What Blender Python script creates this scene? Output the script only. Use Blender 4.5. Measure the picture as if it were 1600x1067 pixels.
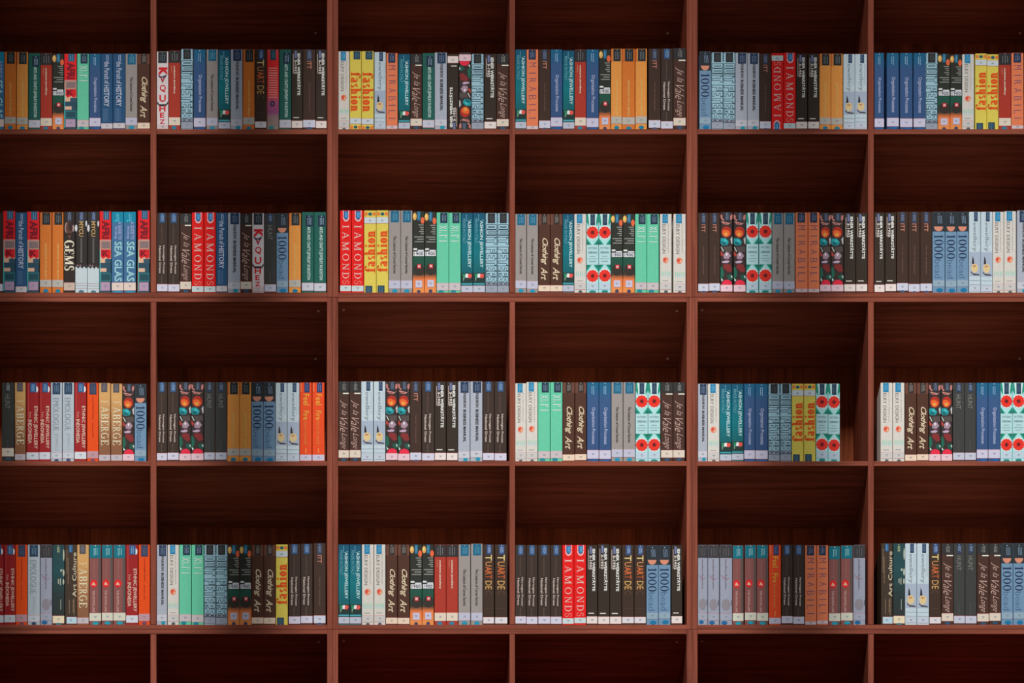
import bpy, math, random
from mathutils import Vector

# ------------------------------------------------------------------ clear
for o in list(bpy.data.objects):
    bpy.data.objects.remove(o, do_unlink=True)
scene = bpy.context.scene
COL = scene.collection
R = random.Random(7)

# ------------------------------------------------------------------ frame of reference
S = 0.00193                 # metres per photograph pixel on the front plane of the bookcase
VPX, VPY = 390.0, 4800.0    # vanishing point of the depth direction (photo taken from far below)
DEPTH = 0.30                # bookcase depth
DIST = 12.2                 # camera distance from the front plane
BASE = 8.0                  # height of the gallery ledge that carries the bookcase


def WX(px):
    return (px - 800.0) * S


def WZ(py):
    return BASE + (1502.0 - py) * S


# ------------------------------------------------------------------ camera, world, lights, exposure
cam = bpy.data.cameras.new('camera')
cam.sensor_fit = 'HORIZONTAL'
cam.sensor_width = 36.0
cam.lens = 36.0 * DIST / (1600 * S)
cam.shift_x = (800.0 - VPX) / 1600.0
cam.shift_y = (VPY - 533.5) / 1600.0
cam.clip_start, cam.clip_end = 0.5, 100
camo = bpy.data.objects.new('camera', cam)
COL.objects.link(camo)
camo.location = (WX(VPX), -DIST, WZ(VPY))
camo.rotation_euler = (math.pi / 2, 0, 0)
scene.camera = camo

world = bpy.data.worlds.new('world')
scene.world = world
world.use_nodes = True
world.node_tree.nodes['Background'].inputs[0].default_value = (0.80, 0.86, 1.0, 1)
world.node_tree.nodes['Background'].inputs[1].default_value = 0.015


def aim(o, target):
    o.rotation_euler = (Vector(target) - o.location).to_track_quat('-Z', 'Y').to_euler()


CX, CZ = WX(800), WZ(533)


def area(name, loc, target, size, power, color=(1, 1, 1)):
    L = bpy.data.lights.new(name, 'AREA')
    L.shape = 'RECTANGLE'
    L.size, L.size_y = size
    L.energy = power
    L.color = color
    o = bpy.data.objects.new(name, L)
    COL.objects.link(o)
    o.location = loc
    aim(o, target)
    return o


def spot(name, loc, target, power, angle, blend, radius=0.15, color=(1, 1, 1)):
    L = bpy.data.lights.new(name, 'SPOT')
    L.energy = power
    L.spot_size = math.radians(angle)
    L.spot_blend = blend
    L.shadow_soft_size = radius
    L.color = color
    o = bpy.data.objects.new(name, L)
    COL.objects.link(o)
    o.location = loc
    aim(o, target)
    return o


# the hall's tall clerestory window, high in front of the bookcase
KEY = Vector((CX - 1.5, -9.0, CZ + 7.4))
area('clerestory_window_light', KEY, (CX, 0, CZ), (0.42, 3.4), 1170, (1.0, 0.97, 0.94))
area('side_fill_light', (CX + 3.2, -9.0, CZ + 7.0), (CX, 0, CZ), (3.0, 2.4), 540, (0.95, 0.98, 1.0))  # added fill from the right, lifts the shaded bands; no real window

vs = scene.view_settings
vs.view_transform = 'Standard'
vs.look = 'None'
vs.exposure = 0.0
vs.gamma = 1.0
vs.use_curve_mapping = False

KREF = 0.80     # front-plane irradiance/pi the colours below were read under


def lin(c):
    c /= 255.0
    return c / 12.92 if c <= 0.04045 else ((c + 0.055) / 1.055) ** 2.4


def alb(rgb, k=KREF):
    return tuple(min(0.92, lin(c) / k) for c in rgb) + (1.0,)


# ------------------------------------------------------------------ materials
MATS = {}


def ink(rgb, rough=0.6, spec=0.08):
    key = ('ink', rgb, rough)
    if key in MATS:
        return MATS[key]
    m = bpy.data.materials.new('print_%d_%d_%d' % rgb)
    m.use_nodes = True
    b = m.node_tree.nodes['Principled BSDF']
    b.inputs['Base Color'].default_value = alb(rgb)
    b.inputs['Roughness'].default_value = rough
    b.inputs['Specular IOR Level'].default_value = spec
    MATS[key] = m
    return m


def cover_mat(stops):
    """cover stock: a colour, or colours running down the spine [(v, rgb), ...], with light wear and tooth"""
    if isinstance(stops[0], int):
        stops = [(0.0, stops)]
    key = ('cover', tuple(stops))
    if key in MATS:
        return MATS[key]
    m = bpy.data.materials.new('cover_stock')
    m.use_nodes = True
    nt = m.node_tree
    N, L = nt.nodes, nt.links
    b = N['Principled BSDF']
    b.inputs['Roughness'].default_value = 0.6
    b.inputs['Specular IOR Level'].default_value = 0.08
    tc = N.new('ShaderNodeTexCoord')
    noise = N.new('ShaderNodeTexNoise')
    noise.inputs['Scale'].default_value = 90
    noise.inputs['Detail'].default_value = 4
    L.new(tc.outputs['Object'], noise.inputs['Vector'])
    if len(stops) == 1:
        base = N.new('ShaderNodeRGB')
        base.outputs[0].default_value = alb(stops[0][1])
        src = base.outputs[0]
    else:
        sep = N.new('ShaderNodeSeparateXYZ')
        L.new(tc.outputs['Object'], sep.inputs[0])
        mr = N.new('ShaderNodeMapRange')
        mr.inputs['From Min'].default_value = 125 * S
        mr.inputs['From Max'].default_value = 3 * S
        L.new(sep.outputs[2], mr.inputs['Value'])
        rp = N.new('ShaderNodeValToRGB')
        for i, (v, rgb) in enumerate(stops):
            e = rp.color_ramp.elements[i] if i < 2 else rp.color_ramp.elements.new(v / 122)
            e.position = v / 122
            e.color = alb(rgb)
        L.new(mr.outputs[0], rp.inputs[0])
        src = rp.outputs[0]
    hsv = N.new('ShaderNodeHueSaturation')
    mr2 = N.new('ShaderNodeMapRange')
    mr2.inputs['From Min'].default_value = 0.25
    mr2.inputs['From Max'].default_value = 0.75
    mr2.inputs['To Min'].default_value = 0.93
    mr2.inputs['To Max'].default_value = 1.04
    L.new(noise.outputs['Fac'], mr2.inputs['Value'])
    L.new(mr2.outputs[0], hsv.inputs['Value'])
    L.new(src, hsv.inputs['Color'])
    L.new(hsv.outputs[0], b.inputs['Base Color'])
    bump = N.new('ShaderNodeBump')
    bump.inputs['Strength'].default_value = 0.03
    bump.inputs['Distance'].default_value = 0.001
    L.new(noise.outputs['Fac'], bump.inputs['Height'])
    L.new(bump.outputs[0], b.inputs['Normal'])
    MATS[key] = m
    return m


def wood(name, stretch, dark, light):
    m = bpy.data.materials.new(name)
    m.use_nodes = True
    nt = m.node_tree
    N, L = nt.nodes, nt.links
    b = N['Principled BSDF']
    b.inputs['Roughness'].default_value = 0.7
    b.inputs['Specular IOR Level'].default_value = 0.08
    tc = N.new('ShaderNodeTexCoord')
    oi = N.new('ShaderNodeObjectInfo')
    add = N.new('ShaderNodeVectorMath')
    add.operation = 'ADD'
    mul = N.new('ShaderNodeMath')
    mul.operation = 'MULTIPLY'
    mul.inputs[1].default_value = 17.0
    L.new(oi.outputs['Random'], mul.inputs[0])
    L.new(tc.outputs['Object'], add.inputs[0])
    L.new(mul.outputs[0], add.inputs[1])
    mp = N.new('ShaderNodeMapping')
    mp.inputs['Scale'].default_value = stretch
    L.new(add.outputs[0], mp.inputs['Vector'])
    n1 = N.new('ShaderNodeTexNoise')
    n1.inputs['Scale'].default_value = 3.0
    n1.inputs['Detail'].default_value = 7
    n1.inputs['Roughness'].default_value = 0.62
    n1.inputs['Distortion'].default_value = 0.6
    L.new(mp.outputs[0], n1.inputs['Vector'])
    n2 = N.new('ShaderNodeTexNoise')
    n2.inputs['Scale'].default_value = 14.0
    n2.inputs['Detail'].default_value = 5
    L.new(mp.outputs[0], n2.inputs['Vector'])
    mix = N.new('ShaderNodeMath')
    mix.operation = 'MULTIPLY_ADD'
    mix.inputs[1].default_value = 0.45
    L.new(n2.outputs['Fac'], mix.inputs[0])
    L.new(n1.outputs['Fac'], mix.inputs[2])
    rp = N.new('ShaderNodeValToRGB')
    rp.color_ramp.elements[0].position = 0.50
    rp.color_ramp.elements[0].color = dark
    rp.color_ramp.elements[1].position = 0.92
    rp.color_ramp.elements[1].color = light
    L.new(mix.outputs[0], rp.inputs[0])
    L.new(rp.outputs[0], b.inputs['Base Color'])
    bump = N.new('ShaderNodeBump')
    bump.inputs['Strength'].default_value = 0.15
    bump.inputs['Distance'].default_value = 0.001
    L.new(mix.outputs[0], bump.inputs['Height'])
    L.new(bump.outputs[0], b.inputs['Normal'])
    return m


WD, WL = alb((102, 50, 37)), alb((149, 80, 61))
WOOD_H = wood('mahogany_grain_along', (0.5, 16, 16), WD, WL)
WOOD_V = wood('mahogany_grain_upright', (16, 16, 0.5), WD, WL)
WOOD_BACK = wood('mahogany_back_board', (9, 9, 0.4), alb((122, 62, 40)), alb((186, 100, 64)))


def plain(name, rgb, rough=0.8, noise_scale=6.0, amount=0.15):
    m = bpy.data.materials.new(name)
    m.use_nodes = True
    N, L = m.node_tree.nodes, m.node_tree.links
    b = N['Principled BSDF']
    b.inputs['Roughness'].default_value = rough
    n = N.new('ShaderNodeTexNoise')
    n.inputs['Scale'].default_value = noise_scale
    rp = N.new('ShaderNodeValToRGB')
    c = alb(rgb)
    rp.color_ramp.elements[0].color = tuple(x * (1 - amount) for x in c[:3]) + (1,)
    rp.color_ramp.elements[1].color = tuple(min(1, x * (1 + amount)) for x in c[:3]) + (1,)
    L.new(n.outputs['Fac'], rp.inputs[0])
    L.new(rp.outputs[0], b.inputs['Base Color'])
    return m


PAPER = plain('page_paper', (214, 204, 182), 0.9, 400, 0.08)
PLASTER = plain('plaster', (176, 170, 160))
STONE = plain('floor_stone', (56, 56, 50), 0.6)
METAL = plain('dull_brass', (214, 184, 156), 0.4)


# ------------------------------------------------------------------ mesh helpers
def mesh_from(name, verts, faces, mats, idx=None, smooth=False):
    me = bpy.data.meshes.new(name)
    me.from_pydata(verts, [], faces)
    for m in mats:
        me.materials.append(m)
    if idx:
        me.polygons.foreach_set('material_index', idx)
    me.validate()
    me.update()
    return me


def add(name, me, parent=None, loc=(0, 0, 0)):
    o = bpy.data.objects.new(name, me)
    COL.objects.link(o)
    o.parent = parent
    o.location = loc
    return o


def bevel_box(x0, x1, y0, y1, z0, z1, b=0.0008):
    """box with chamfered front edges (the edges towards -y)"""
    v = [(x0 + b, y0, z0 + b), (x1 - b, y0, z0 + b), (x1 - b, y0, z1 - b), (x0 + b, y0, z1 - b),
         (x0, y0 + b, z0), (x1, y0 + b, z0), (x1, y0 + b, z1), (x0, y0 + b, z1),
         (x0, y1, z0), (x1, y1, z0), (x1, y1, z1), (x0, y1, z1)]
    f = [(0, 1, 2, 3), (0, 4, 5, 1), (1, 5, 6, 2), (2, 6, 7, 3), (3, 7, 4, 0),
         (4, 8, 9, 5), (5, 9, 10, 6), (6, 10, 11, 7), (7, 11, 8, 4), (8, 11, 10, 9)]
    return v, f


# ------------------------------------------------------------------ setting
def struct(name, verts, faces, mat):
    o = add(name, mesh_from(name, verts, faces, [mat]))
    o['kind'] = 'structure'
    return o


def boxv(x0, x1, y0, y1, z0, z1):
    return bevel_box(x0, x1, y0, y1, z0, z1, 0.002)


struct('floor', *boxv(-9, 9, -16, 0.62, -0.1, 0.0), STONE)
struct('wall_back', *boxv(-9, 9, 0.32, 0.62, 0.0, 14.5), PLASTER)
struct('unseen_trim_1', *boxv(-9, 9, 0.0, 0.32, BASE - 0.25, BASE), PLASTER)

# unseen lintel and posts, added to dim the top rows and shade upright bands
YB = -2.5
struct('unseen_trim_2', *boxv(-9, 9, YB - 0.15, YB + 0.15, CZ + 2.8, CZ + 3.2), WOOD_H)
for i, (px, wd) in enumerate(((-4, 0.14), (384, 0.16), (1246, 0.17))):
    xb = WX(px) + YB / KEY.y * (KEY.x - WX(px))
    struct('unseen_trim_%d' % (i + 3), *boxv(xb - wd / 2, xb + wd / 2, YB - 0.05, YB + 0.05, CZ + 0.3, CZ + 2.795), WOOD_V)

# ------------------------------------------------------------------ bookcase cabinets
PT = 8.4      # board thickness in px (uprights)
UNITX = [(-41.0, 519.6, (235.2, 244.4)), (519.9, 1081.3, (796.2, 804.6)), (1081.6, 1643.0, (1356.4, 1365.2))]
UNITY = [(-55.0, 464.1, (201.6, 209.8)), (464.3, 983.0, (720.2, 728.0)), (983.2, 1502.0, (1239.5, 1247.5))]
colname = ['left', 'middle', 'right']
rowname = ['upper', 'centre', 'lower']


def board(name, parent, px0, px1, py0, py1, mat, y0=0.0, y1=DEPTH, ox=0, oz=0):
    x0, x1, z1, z0 = WX(px0) - ox, WX(px1) - ox, WZ(py0) - oz, WZ(py1) - oz
    cx, cz = (x0 + x1) / 2, z0
    v, f = bevel_box(x0 - cx, x1 - cx, y0, y1, z0 - cz, z1 - cz)
    return add(name, mesh_from(name, v, f, [mat]), parent, (cx, 0, cz))


def screw(parent, px, py_front, depth, ox, oz, py_ref):
    """a small cam-screw cap on the underside of a board"""
    n = 10
    r, h = 0.0045, 0.0015
    v = [(r * math.cos(2 * math.pi * i / n), r * math.sin(2 * math.pi * i / n), 0) for i in range(n)]
    v += [(0.8 * x, 0.8 * y, -h) for x, y, _ in v]
    f = [(i, (i + 1) % n, n + (i + 1) % n, n + i) for i in range(n)] + [tuple(range(n, 2 * n))]
    add('screw_cap', mesh_from('screw_cap', v, f, [METAL]), parent, (WX(px) - ox, depth, WZ(py_ref) - oz))


for ri, (uy0, uy1, sh) in enumerate(UNITY):
    for ci, (ux0, ux1, dv) in enumerate(UNITX):
        ox, oz = WX((ux0 + ux1) / 2), WZ(uy1)
        root = bpy.data.objects.new('bookcase_unit', None)
        COL.objects.link(root)
        root.location = (ox, 0, oz)
        root.empty_display_size = 0.1
        root['category'] = 'bookcase'
        root['group'] = 'stacked mahogany bookcase units'
        where = {(0, 0): 'top left', (0, 1): 'top middle', (0, 2): 'top right', (1, 0): 'centre left', (1, 1): 'central',
                 (1, 2): 'centre right', (2, 0): 'bottom left', (2, 1): 'bottom middle', (2, 2): 'bottom right'}[(ri, ci)]
        root['label'] = 'reddish brown wooden bookcase unit with open compartments, %s of the nine' % where
        k = dict(ox=ox, oz=oz)
        board('side_panel', root, ux0, ux0 + PT, uy0, uy1, WOOD_V, **k)
        board('side_panel', root, ux1 - PT, ux1, uy0, uy1, WOOD_V, **k)
        ix0, ix1 = ux0 + PT + .05, ux1 - PT - .05
        tb = 7.3
        board('top_panel', root, ix0, ix1, uy0, uy0 + tb, WOOD_H, **k)
        board('bottom_panel', root, ix0, ix1, uy1 - tb, uy1, WOOD_H, **k)
        board('divider', root, dv[0], dv[1], uy0 + tb + .05, uy1 - tb - .05, WOOD_V, **k)
        board('shelf', root, ix0, dv[0] - .05, sh[0], sh[1], WOOD_H, **k)
        board('shelf', root, dv[1] + .05, ix1, sh[0], sh[1], WOOD_H, **k)
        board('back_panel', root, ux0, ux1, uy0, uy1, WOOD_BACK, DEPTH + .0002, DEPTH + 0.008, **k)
        for px, dd in ((ix1 - 13, .04), (ix1 - 16, .255), (ix0 + 9, .035)):
            screw(root, px, 0, dd, ox, oz, uy0 + tb)

# ------------------------------------------------------------------ lettering
FONT_CACHE = {}


def built_text(s, shear=0.0, offset=0.0, spacing=1.0):
    key = (s, shear, offset, spacing)
    if key in FONT_CACHE:
        return FONT_CACHE[key]
    cu = bpy.data.curves.new('lettering', 'FONT')
    cu.body = s
    cu.shear = shear
    cu.offset = offset
    cu.space_character = spacing
    cu.resolution_u = 2
    cu.fill_mode = 'FRONT'
    ob = bpy.data.objects.new('lettering', cu)
    COL.objects.link(ob)
    dg = bpy.context.evaluated_depsgraph_get()
    me = bpy.data.meshes.new_from_object(ob.evaluated_get(dg))
    vs_ = [(v.co.x, v.co.y) for v in me.vertices]
    fs_ = [tuple(p.vertices) for p in me.polygons]
    bpy.data.objects.remove(ob, do_unlink=True)
    bpy.data.curves.remove(cu)
    bpy.data.meshes.remove(me)
    FONT_CACHE[key] = (vs_, fs_)
    return vs_, fs_


class Pen:
    """polygons of one glyph"""
    def __init__(self):
        self.v, self.f = [], []

    def poly(self, pts):
        n = len(self.v)
        self.v += list(pts)
        self.f.append(tuple(range(n, n + len(pts))))

    def rect(self, x0, y0, x1, y1):
        self.poly([(x0, y0), (x1, y0), (x1, y1), (x0, y1)])

    def diag(self, x0, y0, x1, y1, w):
        self.poly([(x0 - w / 2, y0), (x0 + w / 2, y0), (x1 + w / 2, y1), (x1 - w / 2, y1)])

    def ring(self, cx, cy, rx, ry, wx, wy, a0=0, a1=360, n=18):
        b = len(self.v)
        for i in range(n + 1):
            a = math.radians(a0 + (a1 - a0) * i / n)
            c, s = math.cos(a), math.sin(a)
            self.v += [(cx + rx * c, cy + ry * s), (cx + (rx - wx) * c, cy + (ry - wy) * s)]
        for i in range(n):
            self.f.append((b + 2 * i, b + 2 * i + 2, b + 2 * i + 3, b + 2 * i + 1))


def serif_glyph(ch, W, T):
    p = Pen()
    sr = W * 0.75

    def feet(x, y, w=None):
        w = W if w is None else w
        p.rect(x - w / 2 - sr, y, x + w / 2 + sr, y + T)

    def stem(x, y0=0, y1=1, w=None):
        w = W if w is None else w
        p.rect(x - w / 2, y0, x + w / 2, y1)
    if ch == 'D':
        stem(.2); p.rect(.02, 0, .4, T); p.rect(.02, 1 - T, .4, 1)
        p.ring(.36, .5, .46, .5, W, T, -90, 90); adv = .92
    elif ch == 'I':
        stem(.2); feet(.2, 0); feet(.2, 1 - T); adv = .48
    elif ch == 'A':
        p.diag(.08, 0, .42, 1, T * 1.4); p.diag(.76, 0, .42, 1, W); p.rect(.2, .3, .64, .3 + T)
        p.rect(-.02, 0, .2, T); p.rect(.6, 0, .94, T); adv = 1.0
    elif ch == 'M':
        p.rect(.1, 0, .1 + T * 1.4, 1); p.diag(.5, 0, .16, 1, W); p.diag(.5, 0, .84, 1, T * 1.4)
        stem(.9); p.rect(0, 0, .24, T); p.rect(.74, 0, 1.06, T); p.rect(0, 1 - T, .2, 1); p.rect(.8, 1 - T, 1.06, 1); adv = 1.16
    elif ch in 'O0':
        rx = .46 if ch == 'O' else .36
        p.ring(rx + .02, .5, rx, .5, W, T, n=24); adv = 2 * rx + .14
    elif ch == 'N':
        p.rect(.1, 0, .1 + T * 1.4, 1); p.diag(.76, 0, .14, 1, W); p.rect(.76, 0, .76 + T * 1.4, 1)
        p.rect(0, 0, .26, T); p.rect(.62, 1 - T, .94, 1); p.rect(0, 1 - T, .2, 1); adv = 1.0
    elif ch == 'S':
        p.ring(.32, .735, .27, .265, W * .8, T, 40, 270, 12); p.ring(.32, .265, .3, .265, W * .8, T, 90, -140, 12)
        p.rect(.5, .68, .5 + T, .95); p.rect(.04, .05, .04 + T, .32); adv = .74
    elif ch in 'FE':
        stem(.2); p.rect(.02, 1 - T, .66, 1); p.rect(.2, .5, .52, .5 + T); p.rect(.64 - T, .74, .66, 1)
        if ch == 'E':
            p.rect(.02, 0, .7, T); p.rect(.68 - T, 0, .7, .28)
        else:
            feet(.2, 0)
        adv = .8
    elif ch in 'BR':
        stem(.2); p.rect(.02, 1 - T, .38, 1); p.rect(.2, .5, .38, .5 + T)
        p.ring(.36, .76, .3, .24 + T / 2, W, T, -90, 90, 10)
        if ch == 'B':
            p.ring(.36, .265, .34, .265, W, T, -90, 90, 10); p.rect(.02, 0, .38, T)
        else:
            p.diag(.72, 0, .42, .5, W); feet(.2, 0); p.rect(.6, 0, .9, T)
        adv = .86
    elif ch == 'G':
        p.ring(.48, .5, .46, .5, W, T, 40, 320, 18); p.rect(.72, .05, .72 + W, .42); p.rect(.6, .42, .98, .42 + T); adv = 1.0
    elif ch == '1':
        stem(.26); feet(.26, 0); p.poly([(.02, .8), (.26, .9), (.26, 1), (.02, .84)]); adv = .62
    elif ch == 'f':
        stem(.2, 0, .82); feet(.2, 0); p.ring(.42, .78, .22 + W / 2, .22, W, T * 1.2, 20, 180, 10)
        p.ring(.56, .86, .09, .09, .09, .09, 0, 360, 8); p.rect(.02, .62, .46, .62 + T); adv = .56
    elif ch == 'a':
        stem(.46, .06, .46); p.ring(.3, .46, .16 + W / 2, .22, W, T, 0, 160, 10); p.ring(.26, .19, .24, .19, W, T, 40, 320, 12)
        p.rect(.46 - W / 2, 0, .66, .06); adv = .72
    elif ch == 's':
        p.ring(.26, .5, .2, .18, W * .8, T, 20, 270, 10); p.ring(.26, .17, .22, .17, W * .8, T, 90, -160, 10); adv = .56
    elif ch == 'h':
        stem(.18); feet(.18, 0); p.rect(0, 1 - T, .2, 1); p.ring(.38, .44, .24, .22, W, T, 0, 150, 10)
        stem(.62 - W / 2, 0, .44); p.rect(.4, 0, .78, T); adv = .84
    elif ch == 'n':
        stem(.18, 0, .64); feet(.18, 0); p.rect(0, .64 - T, .2, .64); p.ring(.38, .44, .24, .22, W, T, 0, 150, 10)
        stem(.62 - W / 2, 0, .44); p.rect(.4, 0, .78, T); adv = .84
    elif ch == 'i':
        stem(.18, 0, .64); feet(.18, 0); p.rect(0, .64 - T, .2, .64); p.ring(.18, .86, .11, .11, .11, .11, 0, 360, 10); adv = .42
    elif ch == 'o':
        p.ring(.32, .33, .3, .35, W * 1.1, T, n=18); adv = .7
    else:
        adv = .4
    return p.v, p.f, adv


def serif_text(s, W=.16, T=.05, gap=0.0):
    V, F, x = [], [], 0.0
    for ch in s:
        v, f, adv = serif_glyph(ch, W, T)
        b = len(V)
        V += [(a + x, c) for a, c in v]
        F += [tuple(i + b for i in q) for q in f]
        x += adv + gap
    return V, F


# ------------------------------------------------------------------ book designs: spines drawn in photo pixels, u 0..18.6 across, v 0..122 down from the top
BW, BH, HID = 18.6, 122.0, 3.0
BDEP = 0.165


class Design:
    def __init__(self, key, stops, look):
        self.key, self.look = key, look
        self.cover = cover_mat(stops)
        self.parts = {}
        self.meshes = None
        self.rnd = random.Random(key)

    def _put(self, part, rgb, uv, faces, lv):
        if part == 'header_label' and lv >= 4 and part in self.parts:
            part = 'header_label>header_lettering'
        P = self.parts.setdefault(part, ([], [], [], []))
        m = ink(rgb)
        if m not in P[2]:
            P[2].append(m)
        mi = P[2].index(m)
        b = len(P[0])
        y = -0.00012 * lv
        P[0].extend(((u - BW / 2) * S, y, (BH + HID - v) * S) for u, v in uv)
        P[1].extend(tuple(i + b for i in f) for f in faces)
        P[3].extend([mi] * len(faces))
        return self

    def poly(self, part, rgb, pts, lv=1):
        return self._put(part, rgb, pts, [tuple(range(len(pts)))], lv)

    def rect(self, part, rgb, u0, v0, u1, v1, lv=1):
        return self.poly(part, rgb, [(u0, v0), (u1, v0), (u1, v1), (u0, v1)], lv)

    def ell(self, part, rgb, cu, cv, ru, rv, lv=1, a0=0, a1=360, n=16):
        pts = [(cu + ru * math.cos(math.radians(a0 + (a1 - a0) * i / n)), cv + rv * math.sin(math.radians(a0 + (a1 - a0) * i / n)))
               for i in range(n if a1 - a0 == 360 else n + 1)]
        return self.poly(part, rgb, pts, lv)

    def fit(self, part, rgb, VF, box, orient='down', lv=3):
        V, F = VF
        xs, ys = [p[0] for p in V], [p[1] for p in V]
        x0, x1, y0, y1 = min(xs), max(xs), min(ys), max(ys)
        u0, v0, u1, v1 = box
        out = []
        for x, y in V:
            tx, ty = (x - x0) / (x1 - x0), (y - y0) / (y1 - y0)
            if orient == 'down':
                out.append((u0 + ty * (u1 - u0), v0 + tx * (v1 - v0)))
            elif orient == 'up':
                out.append((u1 - ty * (u1 - u0), v1 - tx * (v1 - v0)))
            else:
                out.append((u0 + tx * (u1 - u0), v1 - ty * (v1 - v0)))
        return self._put(part, rgb, out, F, lv)

    def text(self, rgb, s, box, orient='down', shear=0.0, bold=0.0, spacing=1.0, lv=3, part='title_lettering'):
        return self.fit(part, rgb, built_text(s, shear, bold, spacing), box, orient, lv)

    def serif(self, rgb, s, box, orient='down', W=.16, T=.05, gap=0.0, lv=3, part='title_lettering'):
        return self.fit(part, rgb, serif_text(s, W, T, gap), box, orient, lv)

    def dashes(self, part, rgb, u0, u1, v0, v1, lv=4, lo=1.2, hi=4.0):
        """a column of very small print"""
        v = v0
        while v < v1:
            e = min(v1, v + self.rnd.uniform(lo, hi))
            self.rect(part, rgb, u0, v, u1, e, lv)
            v = e + 0.5
        return self

    def header(self, u0, u1, v1, bg, fg=(150, 165, 180), v0=0.4, cols=3):
        if bg:
            self.rect('header_label', bg, u0, v0, u1, v1, 2)
        c = (u0 + u1) / 2
        h = v1 - v0
        self.ell('header_label', fg, c, v0 + 1.6, .9, .9, 4, n=8)
        w = (u1 - u0) * .62
        for i in range(cols):
            a = c - w * .35 + i * w / cols
            self.dashes('header_label', fg, a, a + .75, v0 + h * (.22 + .05 * self.rnd.random()), v0 + h * (.9 - .12 * self.rnd.random()))
        return self

    def sticker(self, v0, v1, rgb, u0=.5, u1=18.1, mark=(120, 125, 140), border=(205, 130, 130)):
        g = sum(rgb) / 3
        rgb = tuple(int(0.95 * (0.8 * c + 0.2 * g)) for c in rgb)
        self.rect('shelf_sticker', border, u0 - .1, v0 - .5, u1 + .1, v1 + .4, 3)
        self.rect('shelf_sticker', rgb, u0, v0, u1, v1, 4)
        m = (v0 + v1) / 2
        self.rect('shelf_sticker', mark, 7.4, m - 1.4, 11.6, m - .6, 5)
        self.rect('shelf_sticker', mark, 8.2, m + .3, 10.8, m + 1.0, 5)
        return self

    def dot(self, cu, rgb=(25, 120, 150), cv=120.5, ru=4.2, rv=2.8):
        return self.ell('dot_sticker', rgb, cu, cv, ru, rv, 5, n=14)

    def build(self):
        if self.meshes:
            return self.meshes
        w = BW / 2 * S - 0.0004
        H = (BH + HID) * S
        # wrap-around cover: rounded spine section extruded over the height, boards 2.4 mm thick
        t, d, r = 0.0024, BDEP, 0.0016
        outer = [(-w, d), (-w, r)]
        for i in range(1, 4):
            a = math.pi + math.pi / 2 * i / 4
            outer.append((-w + r + r * math.cos(a), r + r * math.sin(a)))
        outer += [(-w + r, 0), (w - r, 0)]
        for i in range(1, 4):
            a = -math.pi / 2 + math.pi / 2 * i / 4
            outer.append((w - r + r * math.cos(a), r + r * math.sin(a)))
        outer += [(w, r), (w, d)]
        inner = [(w - t, d), (w - t, t), (-w + t, t), (-w + t, d)]
        ring = outer + inner
        n = len(ring)
        v = [(x, y, 0) for x, y in ring] + [(x, y, H) for x, y in ring]
        f = [(i, (i + 1) % n, n + (i + 1) % n, n + i) for i in range(n)]
        f += [tuple(reversed(range(n))), tuple(range(n, 2 * n))]
        ms = [('cover', mesh_from('cover', v, f, [self.cover]))]
        pv, pf = bevel_box(-w + t, w - t, t, d - 0.004, 0.003, H - 0.003, 0.0003)
        ms.append(('page_block', mesh_from('page_block', pv, pf, [PAPER])))
        for part, (V, F, M, I) in self.parts.items():
            part = part.split('#')[0]
            ms.append((part, mesh_from(part.split('>')[-1], V, F, M, I)))
        self.meshes = ms
        return ms


DS = {}


def design(key, stops, look):
    d = Design(key, stops, look)
    DS[key] = d
    return d


NAVY, DARK, TEAL = (36, 54, 78), (42, 42, 44), (26, 98, 130)

for key, base in (('ORG', (232, 146, 68)), ('ORB', (208, 114, 44))):
    d = design(key, base, 'amber orange book' if key == 'ORG' else 'deep orange book')
    d.look += ' with black label above faint lettering'
    d.rect('cover_band', (196, 98, 48), 0.4, 0, 2.6, 20)
    d.header(4, 16.4, 19, DARK, (120, 128, 132))
    d.text((246, 196, 118), 'DESIGNING WITH BEADS', (8, 48, 11, 102), bold=0.0)
    d.sticker(104, 114.5, (190, 184, 170)).dot(9.5)

d = design('GRN', (30, 90, 80), 'dark green book with pale blocky capitals')
d.header(6, 17, 22, (28, 48, 66), (150, 175, 195), v0=5)
d.text((190, 216, 206), 'ARTS AND CRAFTS JEWELRY IN BOSTON', (7, 22.5, 13.2, 104), bold=.018)
d.sticker(109, 120.5, (198, 200, 216))

d = design('RED', (168, 54, 40), 'brick red book with short cream title')
d.header(.4, 18.2, 19, (48, 46, 48), (140, 140, 140), cols=3)
d.text((238, 208, 184), 'costume jewellery', (7.2, 24, 10.8, 68), bold=.03)
d.text((228, 170, 140), 'modern', (4, 24, 5.6, 35))
d.sticker(105, 117, (232, 212, 188)).dot(8.5, (45, 120, 150), 121)

d = design('N19', [(0, (46, 46, 40)), (66, (44, 48, 42)), (70, (30, 82, 66)), (84, (36, 74, 60)), (95, (64, 56, 46)), (103, (226, 120, 66)), (122, (240, 140, 76))],
           'dark book with orange flames and white number box')
d.ell('flame#1', (248, 160, 84), 3.2, 8, 3.1, 5.6).ell('flame#2', (240, 100, 62), 15.6, 14, 2.9, 5.2)
d.ell('flame#1', (252, 205, 120), 2.6, 7, 1.5, 3.2, 2)
d.rect('header_label', (38, 108, 142), 7.2, 0.5, 12.2, 14, 2).dashes('header_label', (110, 165, 190), 9, 10, 3, 12, 4)
for i, (a, v) in enumerate(((9, 20), (11, 23.4), (12.5, 26.6), (10, 30), (13, 33.2), (2.5, 38), (7, 41.5), (3, 45.2))):
    d.rect('small_lettering', (140, 140, 132), a, v, 17.4, v + 1.5, 3)
d.rect('title_lettering', (226, 228, 232), 1.2, 56, 7, 58.6, 3).rect('title_lettering', (214, 216, 222), 8, 58.4, 17.6, 60.4, 3)
d.rect('title_lettering', (228, 231, 236), 1.2, 61, 17.8, 67.6, 3)
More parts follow.
